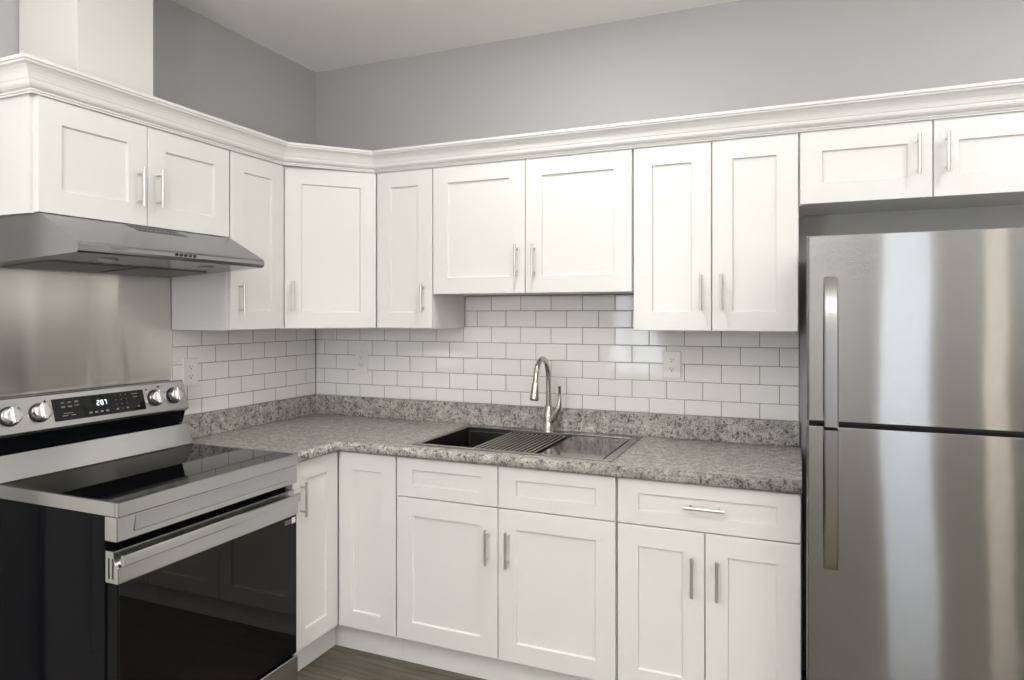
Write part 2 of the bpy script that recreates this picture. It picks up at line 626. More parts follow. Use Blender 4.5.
# ------------------------------------------------------------------ crown moulding along the cabinet tops
prof = [(0.000, 2.1170), (0.005, 2.1170), (0.005, 2.1225), (0.009, 2.1235), (0.009, 2.1290), (0.013, 2.1300), (0.0190, 2.1335), (0.0235, 2.1390),
        (0.0255, 2.1455), (0.0260, 2.1500), (0.0285, 2.1530), (0.0310, 2.1600), (0.0350, 2.1690), (0.0405, 2.1775), (0.0480, 2.1850), (0.0560, 2.1890),
        (0.0570, 2.1945), (0.0620, 2.1960), (0.0630, 2.2060), (0.0, 2.2060)]
F0 = 0.327
path = [(0.0, -1.700), (F0, -1.700), (F0, -0.640), (0.606, -F0), (3.2855, -F0), (3.2855, 0.0)]


def offset_path(path, d):
    """offset a polyline to its right-hand outside"""
    n = len(path)
    seg = []
    for i in range(n - 1):
        a, b = Vector(path[i]), Vector(path[i + 1])
        e = (b - a).normalized()
        nrm = Vector((e.y, -e.x))
        seg.append((a + nrm * d, e))
    out = [seg[0][0]]
    for i in range(1, n - 1):
        (p, e), (q, f) = seg[i - 1], seg[i]
        den = e.x * f.y - e.y * f.x
        s_ = ((q.x - p.x) * f.y - (q.y - p.y) * f.x) / den
        out.append(p + e * s_)
    out.append(Vector(path[-1]) + (seg[-1][0] - Vector(path[-2])))
    return out


offs = [offset_path(path, d) for d, z in prof]
secs = [[(offs[j][i].x, offs[j][i].y, prof[j][1]) for j in range(len(prof))] for i in range(len(path))]
cr = MB().sweep(secs).build('crown_molding', M['cabinet'])
tag(cr, 'white crown moulding running along the tops of all wall cabinets', 'moulding')

# duct chase up to the ceiling
ch = MB().box(0.0, 0.294, -1.54, -1.258, TOP + 0.001, CEIL - 0.001).build('duct_chase', M['chase'], bevel=0.002)
tag(ch, 'white boxed duct chase rising from the hood cabinet to the ceiling', 'duct cover')

# ------------------------------------------------------------------ tiled backsplashes
PX, PZ, JT = 0.154, 0.0778, 0.0021
X0, U0, ZR = 0.1354, 0.1551, 1.0038
ZB = 1.0165


def tile_field(name, label, u_first, row_spans, place):
    """subway tiles in running bond; row_spans gives (u0, u1, z top) areas; place maps (u, out, z)"""
    root = thing(name, label, 'backsplash', place(0.5, 0, ZB))
    inv = Vector(root.location)
    tm, gm = MB(), MB()

    def P(u, o, z):
        return Vector(place(u, o, z)) - inv

    for (ua, ub, za, zb) in row_spans:
        # grout bed
        vs = [P(u, o, z) for o in (-0.0055, -0.0012) for u, z in ((ua, za), (ub, za), (ub, zb), (ua, zb))]
        gm.add(vs, [(0, 1, 2, 3), (4, 5, 6, 7), (0, 1, 5, 4), (1, 2, 6, 5), (2, 3, 7, 6), (3, 0, 4, 7)])
        for row in range(0, 9):
            z0 = max(ZR + PZ * row + JT / 2, za)
            z1 = min(ZR + PZ * (row + 1) - JT / 2, zb)
            if z1 - z0 < 0.006:
                continue
            ph = 0.0 if row % 2 == 0 else -0.5
            for k in range(-2, 20):
                a = u_first + PX * (k + ph) + JT / 2
                b = a + PX - JT
                a, b = max(a, ua + 0.0008), min(b, ub - 0.0008)
                if b - a < 0.006:
                    continue
                c = 0.0032
                ta, tb = random.gauss(0, 0.0030), random.gauss(0, 0.0045)
                uc, zc = (a + b) / 2, (z0 + z1) / 2
                ring0 = [(a, -0.003, z0), (b, -0.003, z0), (b, -0.003, z1), (a, -0.003, z1)]
                ring1 = [(a, -0.0012, z0), (b, -0.0012, z0), (b, -0.0012, z1), (a, -0.0012, z1)]
                ring2 = [(a + c, 0, z0 + c), (b - c, 0, z0 + c), (b - c, 0, z1 - c), (a + c, 0, z1 - c)]
                pts = []
                for r_, tilt in ((ring0, 0), (ring1, 0.3), (ring2, 1)):
                    for u, o, z in r_:
                        pts.append(P(u, o + tilt * ((u - uc) * ta + (z - zc) * tb), z))
                fs = [(8, 9, 10, 11)]
                for q in (0, 4):
                    for i in range(4):
                        j = (i + 1) % 4
                        fs.append((q + i, q + j, q + 4 + j, q + 4 + i))
                tm.add(pts, fs)
    tm.build('tiles', M['tile'], root)
    gm.build('grout', M['grout'], root)
    return root


TE = 2.4435
def place_back(u, o, z):
    return (u, -o, z)


def place_left(u, o, z):
    return (o, -u, z)


tile_field('tile_backsplash', 'white subway tile backsplash on the back wall behind the faucet', X0,
           [(0.001, TE, ZB, ZR + 5 * PZ), (0.9160, 1.8280, ZR + 5 * PZ, 1.5412)], place_back)
lt = tile_field('tile_backsplash', 'white subway tile backsplash on the left wall beside the range', U0,
                [(0.001, 0.9285, ZB, UB - 0.0015)], place_left)
e = MB().box(-0.0055, 0.003, -0.9325, -0.9287, ZB, UB - 0.0015)
eo = e.build('edge_trim', M['trim'], lt)
eo.location = -Vector(lt.location)

# brushed steel sheet behind the range
sp = MB().box(-0.0055, -0.002, -1.7, -0.9335, 0.93, 1.640).build('steel_backsplash', M['steel_panel'])
tag(sp, 'brushed stainless steel wall sheet between the range and the hood', 'backsplash')

# ------------------------------------------------------------------ countertop
CT, CB, CD, CE, CU = 0.914, 0.874, 0.646, 2.451, -0.9095
SX0, SX1, SY0, SY1 = 0.968, 1.812, -0.588, -0.048       # sink rim outline
CX0, CX1, CY0, CY1 = SX0 + 0.012, SX1 - 0.012, SY0 + 0.012, SY1 - 0.012
t = thing('countertop', 'speckled grey granite-look L-shaped countertop with a raised back edge', 'countertop', (0, 0, CB))
wt = MB()
NB = 0.016
xs = [0.0, CD - NB, CX0, CX1, CE]
ys = [CU, -(CD - NB), CY0, CY1, 0.0]


def solid(i, j):
    cx, cy = (xs[i] + xs[i + 1]) / 2, (ys[j] + ys[j + 1]) / 2
    if CX0 < cx < CX1 and CY0 < cy < CY1:
        return False
    return cy > -(CD - NB) or cx < CD - NB


bm = bmesh.new()
vg = {}


def gv(x, y, z):
    key = (round(x, 5), round(y, 5), round(z, 5))
    if key not in vg:
        vg[key] = bm.verts.new((x, y, z - CB))
    return vg[key]


for i in range(4):
    for j in range(4):
        if solid(i, j):
            for z in (CT, CB + 0.0005):
                bm.faces.new([gv(xs[i], ys[j], z), gv(xs[i + 1], ys[j], z), gv(xs[i + 1], ys[j + 1], z), gv(xs[i], ys[j + 1], z)])
# side walls where an edge has only one neighbour (cut-out, wall side, ends)
for ed in [x for x in bm.edges if len(x.link_faces) == 1 and x.verts[0].co.z > 0.02]:
    a, b_ = ed.verts
    q = [a, b_, gv(b_.co.x, b_.co.y, CB + 0.0005), gv(a.co.x, a.co.y, CB + 0.0005)]
    try:
        bm.faces.new(q)
    except ValueError:
        pass
# rolled front edge
nose = [(-NB, CT), (-0.010, CT - 0.0006), (-0.0055, CT - 0.003), (-0.002, CT - 0.0075), (0.0, CT - 0.014), (0.0, CB + 0.008), (-0.002, CB + 0.003), (-0.006, CB + 0.0005), (-NB, CB + 0.0005)]
npath = [(CD, CU), (CD, -CD), (CE, -CD)]
no = [offset_path(npath, d) for d, z in nose]
prev = None
for i in range(3):
    ring = [bm.verts.new((no[j][i].x, no[j][i].y, nose[j][1] - CB)) for j in range(len(nose))]
    if prev:
        for j in range(len(nose) - 1):
            f = bm.faces.new([prev[j], prev[j + 1], ring[j + 1], ring[j]])
            f.smooth = True
    if i in (0, 2):
        bm.faces.new(ring)
    prev = ring
bmesh.ops.remove_doubles(bm, verts=bm.verts, dist=0.0004)
bmesh.ops.recalc_face_normals(bm, faces=bm.faces)
me = bpy.data.meshes.new('worktop')
bm.to_mesh(me)
bm.free()
me.materials.append(M['granite'])
wo = bpy.data.objects.new('worktop', me)
COL.objects.link(wo)
wo.parent = t
BS = 0.020
bsm = MB()
bsm.prism([(0.0005, -0.0005), (0.0005, CU), (BS, CU), (BS, -BS), (CE - 0.006, -BS), (CE - 0.006, -0.0005)], CT - CB, 1.016 - CB, 'z')
bsm.build('back_edge', M['granite'], t, bevel=0.003)

# ------------------------------------------------------------------ sink
t = thing('kitchen_sink', 'stainless steel drop-in workstation sink set into the grey countertop', 'sink', (0, 0, CT))
rim = MB()
ix0, ix1, iy0, iy1 = SX0 + 0.026, SX1 - 0.034, SY0 + 0.026, SY1 - 0.062
RT = 0.0045


def frame(mb, ox0, ox1, oy0, oy1, ax0, ax1, ay0, ay1, z0, z1):
    mb.box(ox0, ax0, oy0, oy1, z0, z1).box(ax1, ox1, oy0, oy1, z0, z1)
    mb.box(ax0, ax1, oy0, ay0, z0, z1).box(ax0, ax1, ay1, oy1, z0, z1)


frame(rim, SX0, SX1, SY0, SY1, ix0, ix1, iy0, iy1, 0.0004, RT)
rim.build('rim', M['steel_sink'], t, bevel=0.0012)
led = MB()
LZ = -0.014
gx0, gx1, gy0, gy1 = ix0 + 0.0, ix1 - 0.0, iy0 + 0.016, iy1 - 0.016
frame(led, ix0 - 0.001, ix1 + 0.001, iy0 - 0.001, iy1 + 0.001, ix0 + 0.002, ix1 - 0.002, gy0, gy1, LZ - 0.0015, LZ)
frame(led, ix0 - 0.001, ix1 + 0.001, iy0 - 0.001, iy1 + 0.001, ix0 + 0.0003, ix1 - 0.0003, iy0 + 0.0003, iy1 - 0.0003, LZ - 0.001, 0.0004)
led.build('ledge', M['steel_basin'], t)
bs_ = MB()
D0 = -0.235
bx0, bx1, by0, by1 = ix0 + 0.002, ix1 - 0.002, gy0, gy1
r_in = 0.012


def rrect(x0, x1, y0, y1, r, z, n=5):
    out = []
    for cx, cy, a0 in ((x1 - r, y1 - r, 0), (x0 + r, y1 - r, 90), (x0 + r, y0 + r, 180), (x1 - r, y0 + r, 270)):
        for i in range(n + 1):
            a = R(a0 + 90 * i / n)
            out.append((cx + r * math.cos(a), cy + r * math.sin(a), z))
    return out


r1 = rrect(bx0, bx1, by0, by1, r_in, LZ)
r2 = rrect(bx0 + 0.003, bx1 - 0.003, by0 + 0.003, by1 - 0.003, r_in, D0 + 0.012)
r3 = rrect(bx0 + 0.015, bx1 - 0.015, by0 + 0.015, by1 - 0.015, r_in, D0)
nn = len(r1)
vs = r1 + r2 + r3
fs = [(a * nn + i, a * nn + (i + 1) % nn, (a + 1) * nn + (i + 1) % nn, (a + 1) * nn + i) for a in (0, 1) for i in range(nn)]
fs.append(tuple(range(2 * nn, 3 * nn)))
bs_.add(vs, fs)
ba = bs_.build('basin', M['steel_basin'], t)
sol = ba.modifiers.new('sheet', 'SOLIDIFY')
sol.thickness = 0.001
sol.offset = 1
dn = MB()
dcx, dcy = (bx0 + bx1) / 2, (by0 + by1) / 2
dn.cyl((dcx, dcy, D0 + 0.0005), (dcx, dcy, D0 + 0.003), 0.055, 0.050, n=24)
dn.cyl((dcx, dcy, D0 + 0.003), (dcx, dcy, D0 + 0.006), 0.030, 0.026, n=24)
dn.build('drain', M['steel_sink'], t)

# roll-up drying rack lying across the bowl on the sink ledge
t = thing('drying_rack', 'steel roll-up drying rack of thin rods laid across the sink', 'drying rack', (0, 0, CT + LZ))
RX0, RX1, NR = 1.212, 1.474, 13
for q in range(NR):
    x = RX0 + (RX1 - RX0) * q / (NR - 1)
    MB().cyl((x, iy0 + 0.004, 0.0045), (x, iy1 - 0.004, 0.0045), 0.0031, n=10).build('rod', M['rod'], t)
for yy in (iy0 + 0.008, iy1 - 0.008):
    MB().box(RX0 - 0.006, RX1 + 0.006, yy - 0.005, yy + 0.005, 0.0006, 0.0030).build('end_strip', M['black'], t)

# board over the right end of the bowl
bd = MB().box(1.516, ix1 - 0.012, iy0 + 0.004, iy1 - 0.004, CT + LZ + 0.0005, CT + LZ + 0.0135).build('cutting_board', M['board'], bevel=0.0015)
tag(bd, 'glossy dark wooden cutting board covering the right end of the sink', 'cutting board')

# ------------------------------------------------------------------ faucet
fx, fy, fz = 1.384, -0.080, CT + RT
t = thing('kitchen_faucet', 'brushed nickel gooseneck pull-down faucet behind the sink', 'faucet', (fx, fy, fz))
MB().tube([(0, 0, 0), (0, 0, 0.006), (0, 0, 0.007), (0, 0, 0.05), (0, 0, 0.115), (0, 0, 0.118)],
          [0.0265, 0.0265, 0.0245, 0.0225, 0.0165, 0.0145], n=24).build('body', M['faucet'], t)
sd = Vector((0.03, -1.0, 0)).normalized()
rr = 0.090
zc = 0.235
pth = [(0, 0, 0.112), (0, 0, 0.15), (0, 0, 0.19), (0, 0, zc)]
for q in range(1, 17):
    a = R(180 - 172 * q / 16)
    pth.append(tuple(sd * (rr + rr * math.cos(a)) + Vector((0, 0, zc + rr * 1.12 * math.sin(a)))))
end = Vector(pth[-1])
dirn = (Vector(pth[-1]) - Vector(pth[-2])).normalized()
pth.append(tuple(end + dirn * 0.02))
MB().tube(pth, 0.0118, n=16).build('spout', M['faucet'], t)
h0 = end + dirn * 0.012
hd = MB().tube([h0, h0 + dirn * 0.004, h0 + dirn * 0.006, h0 + dirn * 0.070, h0 + dirn * 0.074],
               [0.0135, 0.0145, 0.0150, 0.0205, 0.0190], n=20).build('spray_head', M['faucet'], t)
MB().cyl(h0 + dirn * 0.0735, h0 + dirn * 0.0765, 0.0165, n=18).build('nozzle', M['black'], hd)
hv = Vector((0.95, -0.10, 0)).normalized()
lv = MB().tube([hv * 0.012 + Vector((0, 0, 0.048)), hv * 0.028 + Vector((0, 0, 0.070)), hv * 0.044 + Vector((0, 0, 0.094)), hv * 0.053 + Vector((0, 0, 0.115)),
                hv * 0.056 + Vector((0, 0, 0.135)), hv * 0.0565 + Vector((0, 0, 0.165)), hv * 0.0565 + Vector((0, 0, 0.205)), hv * 0.0565 + Vector((0, 0, 0.2055)), hv * 0.0565 + Vector((0, 0, 0.209))],
               [0.0150, 0.0155, 0.0150, 0.0130, 0.0095, 0.0066, 0.0062, 0.0082, 0.0082], n=16)
lv.build('lever_handle', M['faucet'], t)


# ------------------------------------------------------------------ outlets
def outlet(label, loc, rz):
    t = thing('wall_outlet', label, 'outlet', loc, rz, None)
    pw, ph = 0.039, 0.060
    p = MB()
    v0 = rrect(-pw, pw, -ph, ph, 0.004, 0, 4)
    secs = []
    for sc_, y in ((1.0, 0.0), (1.0, -0.003), (0.965, -0.0058), (0.93, -0.0062)):
        secs.append([(x * sc_, y, z * (1 - (1 - sc_) * pw / ph)) for x, z, _ in v0])
    p.sweep(secs)
    p.build('cover_plate', M['plastic'], t)
    for zc_ in (0.020, -0.020):
        f = MB()
        ring = []
        for i in range(24):
            a = 2 * math.pi * i / 24
            ring.append((0.0165 * math.cos(a), max(-0.0125, min(0.0125, 0.0165 * math.sin(a)))))
        f.sweep([[(x, -0.0058, zc_ + z) for x, z in ring], [(x, -0.0072, zc_ + z) for x, z in ring]])
        rc = f.build('receptacle', M['plastic'], t)
        s_ = MB()
        s_.box(-0.0075, -0.0055, -0.0076, -0.007, zc_ + 0.000, zc_ + 0.008).box(0.0055, 0.0072, -0.0076, -0.007, zc_ + 0.001, zc_ + 0.0075)
        s_.cyl((0, -0.007, zc_ - 0.006), (0, -0.0076, zc_ - 0.006), 0.0026, n=12)
        s_.build('slots', M['slot'], rc)
    for zc_ in (0.046, -0.046):
        MB().cyl((0, -0.0060, zc_), (0, -0.0072, zc_), 0.0028, n=10).build('screw', M['plastic'], t)
    return t


outlet('white wall outlet on the back tiles right of the faucet', (1.930, -0.0008, 1.233), 0)
outlet('white wall outlet on the back tiles near the room corner', (0.303, -0.0008, 1.205), 0)
outlet('white wall outlet on the left wall tiles beside the range control panel', (0.0008, -0.837, 1.203), R(90))

# ------------------------------------------------------------------ range hood
HY0, HY1 = -1.681, -0.934
t = thing('range_hood', 'stainless steel under-cabinet range hood above the range', 'range hood', (0, -1.3075, 1.612))
hp = [(0.002, 1.7595), (0.332, 1.7595), (0.497, 1.6700), (0.5035, 1.6655), (0.5065, 1.660), (0.5065, 1.648), (0.503, 1.641), (0.496, 1.6365), (0.002, 1.6085)]
hb = MB()
loc = Vector(t.location)
hb.prism([(x - loc.x, z - loc.z) for x, z in hp], HY0 - loc.y, HY1 - loc.y, 'y')
hb.build('canopy', M['steel_hood'], t)
fl = MB()
fl.box(0.05, 0.27, HY0 + 0.06, -1.32, -0.004, 0.0).box(0.05, 0.27, -1.295, HY1 - 0.06, -0.004, 0.0)
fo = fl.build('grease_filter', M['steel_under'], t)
ang = -math.atan2(0.028, 0.494)
fo.location = (0, -loc.y, 1.6080 - loc.z)
fo.rotation_euler = (0, ang, 0)
lp = MB().cyl((0.385, -1.50, 0), (0.385, -1.50, 0.004), 0.028, n=24).build('lamp', M['hood_lamp'], t)
lp.location = (0, -loc.y, 1.6265 - loc.z)
lp2 = MB().cyl((0.385, -1.11, 0), (0.385, -1.11, 0.004), 0.028, n=24).build('lamp', M['hood_lamp'], t)
lp2.location = (0, -loc.y, 1.6265 - loc.z)
# vent slots in the sloping front: slanted dark louvres
sl = Vector((0.165, 0, -0.0895)).normalized()
sn = Vector((0.0895, 0, 0.165)).normalized()
gm = MB()
org = Vector((0.332, 0, 1.7595)) - loc
for rw in range(2):
    for cidx in range(12):
        yy = -1.402 + 0.0172 * cidx + 0.015 * rw
        a = org + sl * (0.006 + 0.0235 * rw) + sn * 0.0004
        p0 = a + Vector((0, yy - loc.y - org.y, 0))
        p1 = p0 + Vector((0, 0.0095, 0))
        q = sl * 0.0180 + Vector((0, 0.010, 0))
        gm.add([p0, p1, p1 + q, p0 + q], [(0, 1, 2, 3)])
gm.build('vent_slots', M['slot'], t)
for k_ in range(5):
    yy = -1.342 + 0.0185 * k_
    b_ = MB().cyl((0.5055 - loc.x, yy - loc.y, 1.655 - loc.z), (0.5095 - loc.x, yy - loc.y, 1.655 - loc.z), 0.0052, n=12).build('button', M['black'], t)
# small maker's mark on the lip, too small to read in the photograph
mk = MB()
for k_ in range(7):
    yy = -1.580 + 0.0085 * k_
    mk.box(0.5064 - loc.x, 0.5068 - loc.x, yy - loc.y, yy + 0.006 - loc.y, 1.6535 - loc.z, 1.6575 - loc.z)
mk.build('emblem', M['steel_under'], t)

# ------------------------------------------------------------------ electric range
RY0, RY1 = -1.676, -0.9215
ry = (RY0 + RY1) / 2
t = thing('electric_range', 'freestanding stainless electric range with black glass cooktop and oven door', 'range', (0, ry, 0))


def RB(mb, name, m, parent=None, bevel=0.0, **kw):
    """build in world coordinates, then express under the range's empty"""
    mb.v = [(x + (0.004 if x > 0.6 else 0.0), y - ry, z) for x, y, z in mb.v]
    return mb.build(name, m, parent or t, bevel=bevel, **kw)


RB(MB().box(0.03, 0.602, RY0 + 0.004, RY1 - 0.004, 0.03, 0.8745), 'body', M['black_enamel'], bevel=0.003)
for fxx in (0.08, 0.57):
    for fyy in (RY0 + 0.05, RY1 - 0.05):
        RB(MB().cyl((fxx, fyy, 0.0), (fxx, fyy, 0.03), 0.018, n=14), 'foot', M['black'])
# cooktop frame and glass
fr = MB()
FX1 = 0.662
frame(fr, 0.10, FX1, RY0 - 0.001, RY1 - 0.001, 0.128, FX1 - 0.013, RY0 + 0.012, RY1 - 0.012, 0.876, 0.917)
RB(fr, 'cooktop_frame', M['steel_range'], bevel=0.002)
RB(MB().box(0.1275, FX1 - 0.0125, RY0 + 0.0115, RY1 - 0.0115, 0.880, 0.9165), 'cooktop', M['black_glass'])
# backguard: sloping riser, dark recess, tilted control panel
RB(MB().prism([(0.04, 0.9175), (0.122, 0.9175), (0.125, 0.920), (0.083, 0.998), (0.078, 1.000), (0.04, 1.000)], RY0 + 0.004, RY1 - 0.008, 'y'), 'riser', M['steel_range'], bevel=0.0015)
RB(MB().prism([(0.012, 0.93), (0.04, 0.93), (0.04, 1.000), (0.066, 1.003), (0.085, 1.060), (0.05, 1.17), (0.012, 1.17)], RY0 + 0.006, RY1 - 0.012, 'y'), 'backguard', M['black_enamel'])
TPX, TPZ, BPX, BPZ = 0.060, 1.176, 0.094, 1.062
RB(MB().prism([(0.015, 1.1765), (TPX - 0.004, 1.1785), (TPX, TPZ), (BPX, BPZ + 0.004), (BPX - 0.001, BPZ), (BPX - 0.004, BPZ - 0.002), (0.080, 1.052), (0.06, 1.062), (0.045, 1.15), (0.015, 1.16)], RY0, RY1 - 0.003, 'y'), 'control_panel', M['steel_range'], bevel=0.0015)
pd = Vector((TPX - BPX, 0, TPZ - BPZ)).normalized()      # up the panel
pn = Vector((pd.z, 0, -pd.x))                            # out of the panel
po = Vector((BPX, -ry, BPZ))


def on_panel(y, h, out=0.0):
    return po + pd * h + pn * out + Vector((0, y, 0))


PMAT = Matrix(((0, pd.x, pn.x), (1, pd.y, pn.y), (0, pd.z, pn.z)))


def panel_box(mb, y0, y1, h0, h1, o0, o1, skew=0.0):
    vs = [on_panel(y + skew * h, h, o) for o in (o0, o1) for h in (h0, h1) for y in (y0, y1)]
    mb.add(vs, [(0, 2, 3, 1), (4, 5, 7, 6), (0, 1, 5, 4), (2, 6, 7, 3), (0, 4, 6, 2), (1, 3, 7, 5)])
    return mb


disp = panel_box(MB(), -1.475, -1.122, 0.022, 0.101, 0.0002, 0.0018).build('display', M['black_glass'], t)
# lit clock 2:07 as seven-segment strokes
SEG = {'2': 'abged', '0': 'abcdef', '7': 'abc'}
dg_ = MB()


def seg_digit(ch_, yc, hc, w, h):
    s = 0.0027
    pos = {'a': (0, h, 1), 'd': (0, -h, 1), 'g': (0, 0, 1), 'b': (w, h / 2, 0), 'c': (w, -h / 2, 0), 'f': (-w, h / 2, 0), 'e': (-w, -h / 2, 0)}
    for c in SEG[ch_]:
        y_, h_, hor = pos[c]
        if hor:
            panel_box(dg_, yc + y_ - w, yc + y_ + w, hc + h_ - s / 2, hc + h_ + s / 2, 0.0016, 0.0021)
        else:
            panel_box(dg_, yc + y_ - s / 2, yc + y_ + s / 2, hc + h_ - h / 2, hc + h_ + h / 2, 0.0016, 0.0021)


for ch_, yc in (('2', -1.312), ('0', -1.2965), ('7', -1.283)):
    seg_digit(ch_, yc, 0.070, 0.0036, 0.0080)
for hh in (0.067, 0.075):
    panel_box(dg_, -1.3050, -1.3034, hh - 0.001, hh + 0.001, 0.0016, 0.0021)
dg_.build('clock_digits', M['digits'], disp)
for (yc, hc, wd, hg) in [(-1.440, 0.085, .012, .003), (-1.415, 0.085, .012, .004), (-1.391, 0.085, .013, .006), (-1.440, 0.070, .014, .005), (-1.415, 0.070, .014, .005), (-1.391, 0.072, .018, .003),
                         (-1.425, 0.047, .034, .002), (-1.438, 0.039, .02, .003), (-1.408, 0.039, .016, .003)]:
    panel_box(MB(), yc - wd / 2, yc + wd / 2, hc - hg / 2, hc + hg / 2, 0.0016, 0.0020).build('panel_icon', M['icons'], disp)
for k_ in range(4):
    panel_box(MB(), -1.345 + 0.0215 * k_ - 0.006, -1.345 + 0.0215 * k_ + 0.006, 0.034, 0.041, 0.0016, 0.0020).build('panel_icon', M['icons'], disp)
num = ['1', '2', '3', '4', '5', '6', '7', '8', '9', '', '0', '']
for k_, c in enumerate(num):
    if c:
        yy, hh = -1.240 + 0.021 * (k_ % 3), 0.089 - 0.017 * (k_ // 3)
        mt = Matrix.Translation(on_panel(yy, hh, 0.0017)) @ PMAT.to_4x4()
        text_mesh(c, 0.0085, 'keypad_number', M['icons'], disp, mt, 0.0002)
for (yc, hc, wd, hg) in [(-1.240, 0.038, .008, .006), (-1.198, 0.038, .010, .006), (-1.160, 0.088, .022, .003), (-1.160, 0.076, .018, .002), (-1.152, 0.038, .009, .006)]:
    panel_box(MB(), yc - wd / 2, yc + wd / 2, hc - hg / 2, hc + hg / 2, 0.0016, 0.0020).build('panel_icon', M['icons'], disp)
# knobs
for yk in (-1.616, -1.521, -1.072, -0.985):
    hk = 0.061
    kb = MB()
    c0 = on_panel(yk, hk, 0.0)
    kb.tube([c0 + pn * 0.0005, c0 + pn * 0.006, c0 + pn * 0.0062], [0.0335, 0.0330, 0.0305], n=28)
    ring = kb.build('knob', M['black'], t)
    k2 = MB()
    k2.tube([c0 + pn * 0.006, c0 + pn * 0.022, c0 + pn * 0.026, c0 + pn * 0.0265], [0.0300, 0.0285, 0.0265, 0.020], n=28)
    k2.build('knob_cap', M['knob'], ring)
    g = MB()
    vs = []
    for o_, wd, ln in ((0.026, 0.0085, 0.0275), (0.036, 0.0065, 0.0265)):
        for hh, yy in ((-ln, -wd), (-ln, wd), (ln, wd), (ln, -wd)):
            vs.append(on_panel(yk + yy, hk + hh, o_))
    g.add(vs, [(0, 1, 2, 3), (4, 5, 6, 7), (0, 1, 5, 4), (1, 2, 6, 5), (2, 3, 7, 6), (3, 0, 4, 7)])
    g.build('knob_grip', M['knob'], ring, bevel=0.0015)
for yy, hh in ((-1.583, 0.085), (-1.583, 0.028), (-1.497, 0.098), (-1.106, 0.098), (-1.050, 0.105), (-1.030, 0.026)):
    MB().cyl(on_panel(yy, hh, 0.0), on_panel(yy, hh, 0.0008), 0.004 if hh > .09 else 0.003, n=10).build('indicator_dot', M['slot'], t)

# front: control strip, oven door, storage drawer
st = MB()
st.box(0.6025, 0.655, RY0 + 0.001, RY1 - 0.002, 0.804, 0.8745)
RB(st, 'front_strip', M['steel_range'], bevel=0.003)
ins = MB()
za, zb, ya, yb = 0.826, 0.866, RY0 + 0.055, RY1 - 0.055
xo = 0.6553
ins.add([(xo + .0045, ya, za), (xo + .0045, yb, za), (xo + .0005, yb - .006, zb), (xo + .0005, ya + .006, zb),
         (xo - .001, ya, za - .004), (xo - .001, yb, za - .004), (xo - .001, yb, zb), (xo - .001, ya, zb)],
        [(0, 1, 2, 3), (0, 1, 5, 4), (1, 2, 6, 5), (2, 3, 7, 6), (3, 0, 4, 7)])
RB(ins, 'strip_panel', M['steel_range'])
# oven door: one framed slab of black glass under a steel top band
door = RB(MB().box(0.607, 0.652, RY0 + 0.006, RY1 - 0.004, 0.150, 0.690), 'oven_door', M['black_enamel'], bevel=0.002)
RB(MB().box(0.6522, 0.655, RY0 + 0.008, RY1 - 0.006, 0.152, 0.688), 'door_glass', M['black_glass'], door)
band = MB().prism([(0.6065, 0.6855), (0.6600, 0.6855), (0.6605, 0.690), (0.6600, 0.733), (0.6500, 0.737), (0.6435, 0.746), (0.6410, 0.758), (0.6400, 0.7765), (0.6065, 0.7765)], RY0 + 0.001, RY1 - 0.002, 'y')
RB(band, 'door_band', M['steel_range'], door, bevel=0.0015)
for k_ in range(4):
    yc = -1.595 + 0.164 * k_
    RB(MB().box(0.6400, 0.6416, yc, yc + 0.085, 0.7610, 0.7655), 'vent_slot', M['slot'], door)
for k_ in range(2):
    RB(MB().box(0.6185 + 0.0165 * k_, 0.6245 + 0.0165 * k_, RY0 + 0.0004, RY0 + 0.002, 0.698, 0.757), 'end_slot', M['slot'], door)
# flat bar handle
hs = []
zz, hw = 0.7530, 0.0155
for y in (RY0 + 0.006, RY1 - 0.008):
    hs.append([(0.6760, y, zz - hw), (0.6780, y, zz - hw + 0.003), (0.6770, y, zz + hw - 0.004), (0.6740, y, zz + hw), (0.6670, y, zz + hw), (0.6650, y, zz + hw - 0.003), (0.6650, y, zz - hw + 0.003), (0.6680, y, zz - hw)])
hm = MB().sweep(hs)
for ya_, yb_ in ((RY0 + 0.010, RY0 + 0.036), (RY1 - 0.038, RY1 - 0.012)):
    hm.box(0.6450, 0.6655, ya_, yb_, zz - 0.013, zz - 0.001)
RB(hm, 'handle', M['steel_handle'], door)
stk = MB()
stk.box(0.6552, 0.6556, RY1 - 0.033, RY1 - 0.012, 0.655, 0.677)
RB(stk, 'sticker', M['icon_white'], door)
stk = MB()
for k_ in range(3):
    stk.box(0.6552, 0.6556, RY1 - 0.070, RY1 - 0.037, 0.658 + 0.006 * k_, 0.661 + 0.006 * k_)
RB(stk, 'sticker_print', M['icons'], door)
RB(MB().box(0.607, 0.660, RY0 + 0.004, RY1 - 0.003, 0.045, 0.143), 'storage_drawer', M['steel_range'], bevel=0.003)

# ------------------------------------------------------------------ refrigerator
FX0, FX1_, FYF, FZT = 2.4635, 3.236, -0.800, 1.687
t = thing('refrigerator', 'stainless steel top-freezer refrigerator with two doors', 'refrigerator', ((FX0 + FX1_) / 2, -0.40, 0))
loc = Vector(t.location)


def FB(mb, name, m, parent=None, **kw):
    mb.v = [(x - loc.x, y - loc.y, z) for x, y, z in mb.v]
    return mb.build(name, m, parent or t, **kw)


FB(MB().box(FX0 + 0.006, FX1_ - 0.006, FYF + 0.078, -0.03, 0.03, FZT - 0.008), 'body', M['dark_body'], bevel=0.004)
for a in (FX0 + 0.06, FX1_ - 0.06):
    for b in (-0.68, -0.08):
        FB(MB().cyl((a, b, 0), (a, b, 0.03), 0.02, n=14), 'foot', M['black'])


